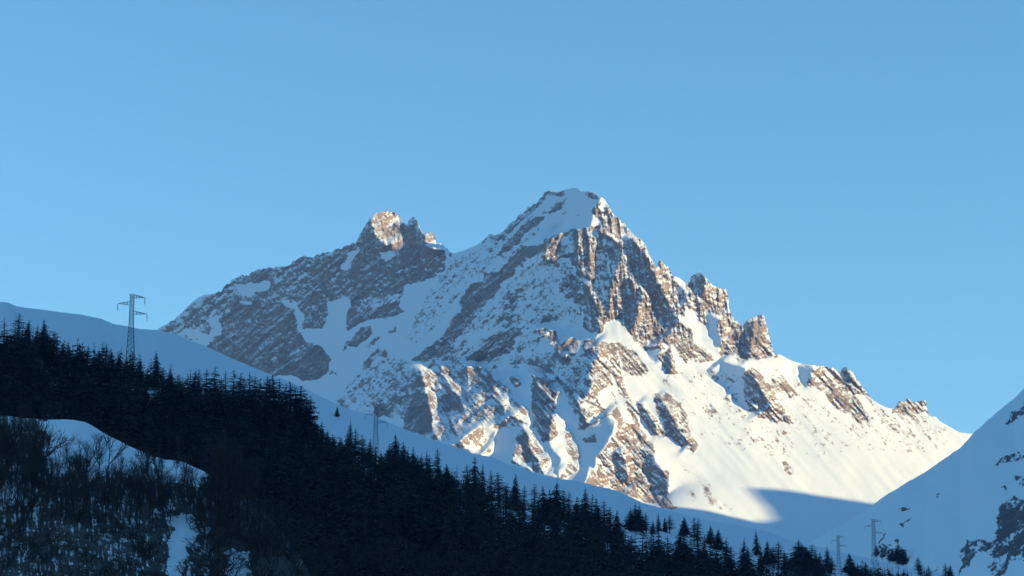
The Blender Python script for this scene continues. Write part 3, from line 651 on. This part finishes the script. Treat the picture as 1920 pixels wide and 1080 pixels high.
row('spruce', [(878,868,80),(905,864,80),(920,876,72),(934,886,70),(950,900,60),(966,886,72),(982,905,60),(1000,908,65),(1020,906,72),(1032,915,70),(1045,902,80),(1056,916,70),(1068,918,70),(1082,928,66),(1096,914,75),(1108,928,75),(1120,930,78),(1133,936,76),(1145,945,72),(1158,955,70)], 'of the edge conifers below the sunlit foot of the mountain', 'conifers under the mountain foot', 1.2)
row('spruce', [(1180,950,45),(1190,938,55),(1201,945,52),(1213,956,40)], 'in the small free clump on the snow beyond the wood', 'first free clump', 1.3)
row('spruce', [(1226,970,28),(1235,956,38),(1246,965,30),(1255,962,36)], 'of the small faint conifers beyond the first free clump', 'faint clumps', 1.1)
row('spruce', [(1284,968,38),(1303,970,50),(1310,975,50),(1331,980,38),(1345,990,40)], 'of the loose conifers below the tongue of sunlight', 'loose upper line', 1.3)
row('spruce', [(1222,990,75),(1238,996,80),(1256,1004,80),(1275,986,90),(1284,1000,85),(1296,1010,85),(1312,1000,90),(1322,1004,90),(1333,1016,80),(1345,1018,80),(1362,1010,90),(1372,1020,80),(1395,1010,85),(1404,1024,80)], 'in the broken conifer stand right of the closed wood', 'broken stand at the bottom', 1.15)
row('spruce', [(1418,995,50),(1428,1020,50),(1440,1015,48),(1452,1022,44),(1461,1015,50),(1474,1028,42),(1486,1035,40)], 'in the low conifer group left of the dark square clump', 'low group', 1.3)
row('spruce', [(1498,1010,62),(1505,1018,60),(1513,1020,60),(1522,1022,58),(1532,1028,54),(1538,1032,52)], 'of the conifers packed in the dark square clump', 'dark square clump', 1.7)
row('spruce', [(1551,1022,48),(1559,1042,34),(1592,1032,40),(1600,1052,40),(1611,1058,40),(1622,1056,42),(1633,1058,40),(1645,1062,36),(1658,1064,36),(1668,1068,34),(1683,1070,30),(1696,1068,32)], 'in the bottom fringe of conifers below the faint pylons', 'bottom fringe', 1.5)
row('spruce', [(1644,1022,22),(1652,1026,20),(1668,1026,28),(1676,1030,24),(1685,1020,34),(1693,1021,34)], 'of the little conifers on the right slope\'s rocky ledge', 'conifers on the rocky ledge', 1.5)
row('spruce', [(1720,1044,32),(1728,1052,28),(1744,1056,28),(1773,1050,40),(1781,1058,34)], 'of the scattered lone conifers at the right slope\'s foot', 'scattered conifers at the right', 1.4)
# the closed wood: nearest ones as trees of their own, the rest as one mass
cand = []
rw_ = np.random.RandomState(12); py = 640.0
while py < 1180:
    px = -60 + rw_.uniform(0, 12)
    while px < 1740:
        x = px + rw_.uniform(-6, 6); y = py + rw_.uniform(-5, 5); px += 13
        if y < line(TREETOP, x) + 4 or (x < 620 and y > line(KNOLL, x) + 90) : continue
        if (x > 1180 and rw_.rand() < .35) or vnoise(np.array([x / 26]), np.array([y / 16]), 88)[0] < .25: continue
        cand.append((x, y))
    py += 8.5
cand = np.array(cand); dd = hill_D(cand[:, 0], cand[:, 1]); pos = unproj(cand[:, 0], cand[:, 1], dd)
order = np.argsort(dd); vis = (cand[:, 1] < 1140) & (cand[:, 0] > -30)
near = [i for i in order if vis[i]][:max(0, 300 - n_con - 6)]; nearset = set(near)
def wood_label(x):
    w_ = 'under the dark larch stand' if x < 620 else 'below the second pylon' if x < 860 else 'under the sunlit ribs' if x < 1100 else 'beside the broken stand'
    return 'dark conifer low in the closed wood, ' + w_, 'conifer', 'conifers low in the wood ' + w_
for i in near:
    tree('spruce' if rt.random() < .7 else 'larch', pos[i], rt.uniform(17, 25), 'spruce', *wood_label(cand[i, 0]), rt.uniform(1.1, 1.5))
def mass(name, geos, Pts, Hs, mat, wide, label, cat):
    VS, FS, off = [], [], 0
    for P, H in zip(Pts, Hs):
        v, f = geos[rt.randrange(len(geos))]; a = rt.uniform(0, 6.28); c, s_ = math.cos(a), math.sin(a); ww = rt.uniform(*wide) * H
        q = np.stack([(v[:, 0] * c - v[:, 1] * s_) * ww + P[0], (v[:, 0] * s_ + v[:, 1] * c) * ww + P[1], v[:, 2] * H + P[2] - .3], -1)
        VS.append(q); FS.append(f + off); off += len(v)
    return tag(mesh_np(name, np.concatenate(VS), np.concatenate(FS), mat, smooth_=False), label, cat, kind='stuff')
def both(g): return (np.concatenate([g[0][0], g[1][0]]), np.concatenate([g[0][1], g[1][1] + len(g[0][0])]))
rest = [i for i in range(len(cand)) if i not in nearset]
lg = [both(conifer_geo(400 + k, 'spruce' if k < 4 else 'larch', True)) for k in range(9)]
mass('conifer_forest', lg, pos[rest], [(rt.uniform(9, 27)) * (.8 if cand[i, 1] < line(TREETOP, cand[i, 0]) + 25 else 1) for i in rest], M_need, (1.1, 2.0), 'closed dark conifer wood covering the shaded hillside', 'forest')

# bare trees on the knoll
def kput(px, base, h, label, group, wide=1.0):
    d = float(knoll_D(np.array([float(px)]), np.array([float(base)]))[0]); tree('bare', unproj(px, base, d), h * d / FP, 'bare_tree', label, 'bare tree', group, wide)
kput(48, 905, 118, 'round-crowned bare tree spreading over the open snow at the left of the knoll', None, 1.5)
kput(70, 898, 100, 'bare tree leaning beside the round-crowned one on the knoll', None, 1.3)
kput(185, 902, 100, 'bare forked tree standing in the open snow of the knoll, left of its neighbour', None, 1.0)
kput(203, 905, 105, 'bare tree with a dark straight stem in the open snow, right of the forked one', None, 1.0)
kput(338, 872, 60, 'thin bare sapling standing up against the dark wood on the knoll\'s crest', None, .6)
for kk, (px, b, h) in enumerate([(5,890,110),(22,895,120),(266,925,90),(285,930,100),(298,940,95),(310,955,80),(330,900,60),(345,930,90),(390,960,80),(415,965,75),(437,985,80),(455,1000,85),(478,1015,85),(500,1040,90),(520,1060,90)]):
    kput(px, b, h, ORD[kk] + ' from the left of the bare trees rising along the knoll\'s crest', 'bare trees along the knoll crest', rt.uniform(.8, 1.1))
kc = []
rk2 = np.random.RandomState(3)
for _ in range(4000):
    x, y = rk2.uniform(-30, 590), rk2.uniform(880, 1190)
    if y < line(KNOLL, x) + 30: continue
    if any(inpoly(np.array([x]), np.array([y - 20]), p)[0] for p in CLEAR[:6]): continue
    if all((x - a) ** 2 + (2.2 * (y - b)) ** 2 > 15 ** 2 for a, b in kc): kc.append((x, y))
kc = sorted(kc, key=lambda q: q[1])
big = kc[:190]
for x, y in big:
    kz = 'at the left edge of the photo' if x < 110 else 'below the forked bare tree' if x < 260 else 'around the snow strip' if x < 400 else 'next to the dark wood'
    hh = rt.uniform(85, 150)
    if 75 < x < 285: hh = min(hh, max(y - 878 + rt.choice((-12, 0, 12, 35, 60)), 34))
    if 285 <= x < 405: hh = min(hh, max(y - 900 + rt.choice((-12, 0, 12, 35)), 34))
    kput(x, y, hh, 'bare tree in the knoll\'s thicket, ' + kz, 'bare thicket trees ' + kz, rt.uniform(.5, .8))
bl = [both(bare_geo(500 + k, True, k % 2 == 0)) for k in range(5)]
bp_, bh_ = [], []
for _ in range(1000):
    x, y = rk2.uniform(-40, 600), rk2.uniform(800, 1195)
    if y < line(KNOLL, x) + 12 or any(inpoly(np.array([x]), np.array([y - 6]), p)[0] for p in CLEAR): continue
    d = float(knoll_D(np.array([x]), np.array([y]))[0]); bp_.append(unproj(x, y, d)); bh_.append(rk2.uniform(1.5, 4.5) if x < 400 else rk2.uniform(3, 9))
mass('undergrowth', bl, bp_, bh_, M_twig, (1.1, 1.9), 'brown leafless undergrowth filling the knoll between the bare trees', 'undergrowth')

# ------------------------------------------------------------------ pylons
def bars(segs, r):
    t = Tri()
    for p, q in segs: t.tube(p, q, r, r, 4)
    return t.arr()
def pylon(px, top, h, label, flip=1, far=False):
    P, d = ground_at(px, top + h); H = h * d / FP; r = bpy.data.objects.new('lattice_pylon', None); col.objects.link(r)
    r.location = P; r.rotation_euler = (0, 0, rad(14)); tag(r, label, 'pylon', 'lattice pylons of the power line')
    hw = lambda z: (.062 - .027 * z / .5) * H if z < .5 else (.035 - .007 * (z - .5) / .5) * H
    lv = [0, .1, .19, .27, .34, .41, .47, .53, .58, .63, .68, .73, .78, .83, .88, .93, .97]
    seg = []; cr = lambda z: [(-hw(z), -hw(z), z * H), (hw(z), -hw(z), z * H), (hw(z), hw(z), z * H), (-hw(z), hw(z), z * H)]
    for a, b in zip(lv[:-1], lv[1:]):
        A, B = cr(a), cr(b)
        for k in range(4): seg += [(A[k], B[k]), (A[k], B[(k + 1) % 4]), (A[(k + 1) % 4], B[k]), (B[k], B[(k + 1) % 4])]
    for c_ in cr(.97): seg.append((c_, (0, 0, H)))
    th = (.0019 * H + .02) * (.65 if far else 1)
    g = bars(seg, th); mesh_np('tower', g[0], g[1], M_steel, r, smooth_=False)
    ls = [((-.06 * H, 0, .975 * H), (.0, 0, .975 * H))]; g = bars(ls, th * 1.2); mesh_np('earth_wire_bracket', g[0], g[1], M_steel, r, smooth_=False)
    for sd, z, L in ((1, .93, .19), (-1, .82, .21), (1, .68, .23)):
        sd *= flip; tip = (sd * L * H, 0, (z + .012) * H); s_ = []
        for y in (-1, 1):
            w0 = hw(z); lo = (sd * w0, y * w0, z * H); up = (sd * w0, y * w0, (z + .05) * H); s_ += [(lo, tip), (up, tip)]
            for k in range(1, 4):
                t0 = k / 4; t1 = (k - .5) / 4
                a = tuple(np.array(lo) * (1 - t0) + np.array(tip) * t0); b = tuple(np.array(up) * (1 - t1) + np.array(tip) * t1); c_ = tuple(np.array(up) * (1 - t0) + np.array(tip) * t0)
                s_ += [(a, b), (a, c_)]
        g = bars(s_, th); mesh_np('cross_arm', g[0], g[1], M_steel, r, smooth_=False)
        t = Tri(); n = 12; zt = tip[2]; Li = .10 * H
        t.tube((tip[0], 0, zt), (tip[0], 0, zt - Li * 1.15), .04 * H / 40, .04 * H / 40, 4)
        for k in range(n):
            zz = zt - Li * (.12 + .9 * k / n); t.tube((tip[0], 0, zz), (tip[0], 0, zz - Li * .05), (.0035 * H + .12) * (.5 if far else 1), (.0035 * H + .05) * (.5 if far else 1), 7)
        g = t.arr(); mesh_np('insulator', g[0], g[1], M_glass, r, smooth_=False)
    return r
pylon(244, 545, 128, 'tall steel lattice pylon standing against the sky above the wood\'s left crest')
pylon(704, 760, 98, 'lattice pylon standing on the blue snow at the wood\'s edge, below the dark rocks', far=True)
pylon(1640, 972, 88, 'faint far lattice pylon beside the rocky ledge with little conifers', far=True)
pylon(1573, 1003, 66, 'faint smallest lattice pylon just left of and below the one by the rocky ledge', far=True)

# ------------------------------------------------------------------ cold winter haze
hz = bpy.data.meshes.new('haze'); x0, x1, y0, y1, z0, z1 = -31000, 31000, -31000, 31000, -60, 2500
vv = [(x, y, z) for x in (x0, x1) for y in (y0, y1) for z in (z0, z1)]
hz.from_pydata(vv, [], [(0, 1, 3, 2), (4, 6, 7, 5), (0, 4, 5, 1), (2, 3, 7, 6), (0, 2, 6, 4), (1, 5, 7, 3)])
ho = bpy.data.objects.new('haze', hz); col.objects.link(ho); tag(ho, kind='stuff')
hm = bpy.data.materials.new('haze_air'); hm.use_nodes = True; ht = hm.node_tree; ht.nodes.clear()
mo = ht.nodes.new('ShaderNodeOutputMaterial'); pv = ht.nodes.new('ShaderNodeVolumePrincipled')
pv.inputs['Color'].default_value = (.48, .62, 1, 1); pv.inputs['Density'].default_value = 3.4e-5; pv.inputs['Anisotropy'].default_value = 0.0
ht.links.new(pv.outputs[0], mo.inputs['Volume']); hz.materials.append(hm)
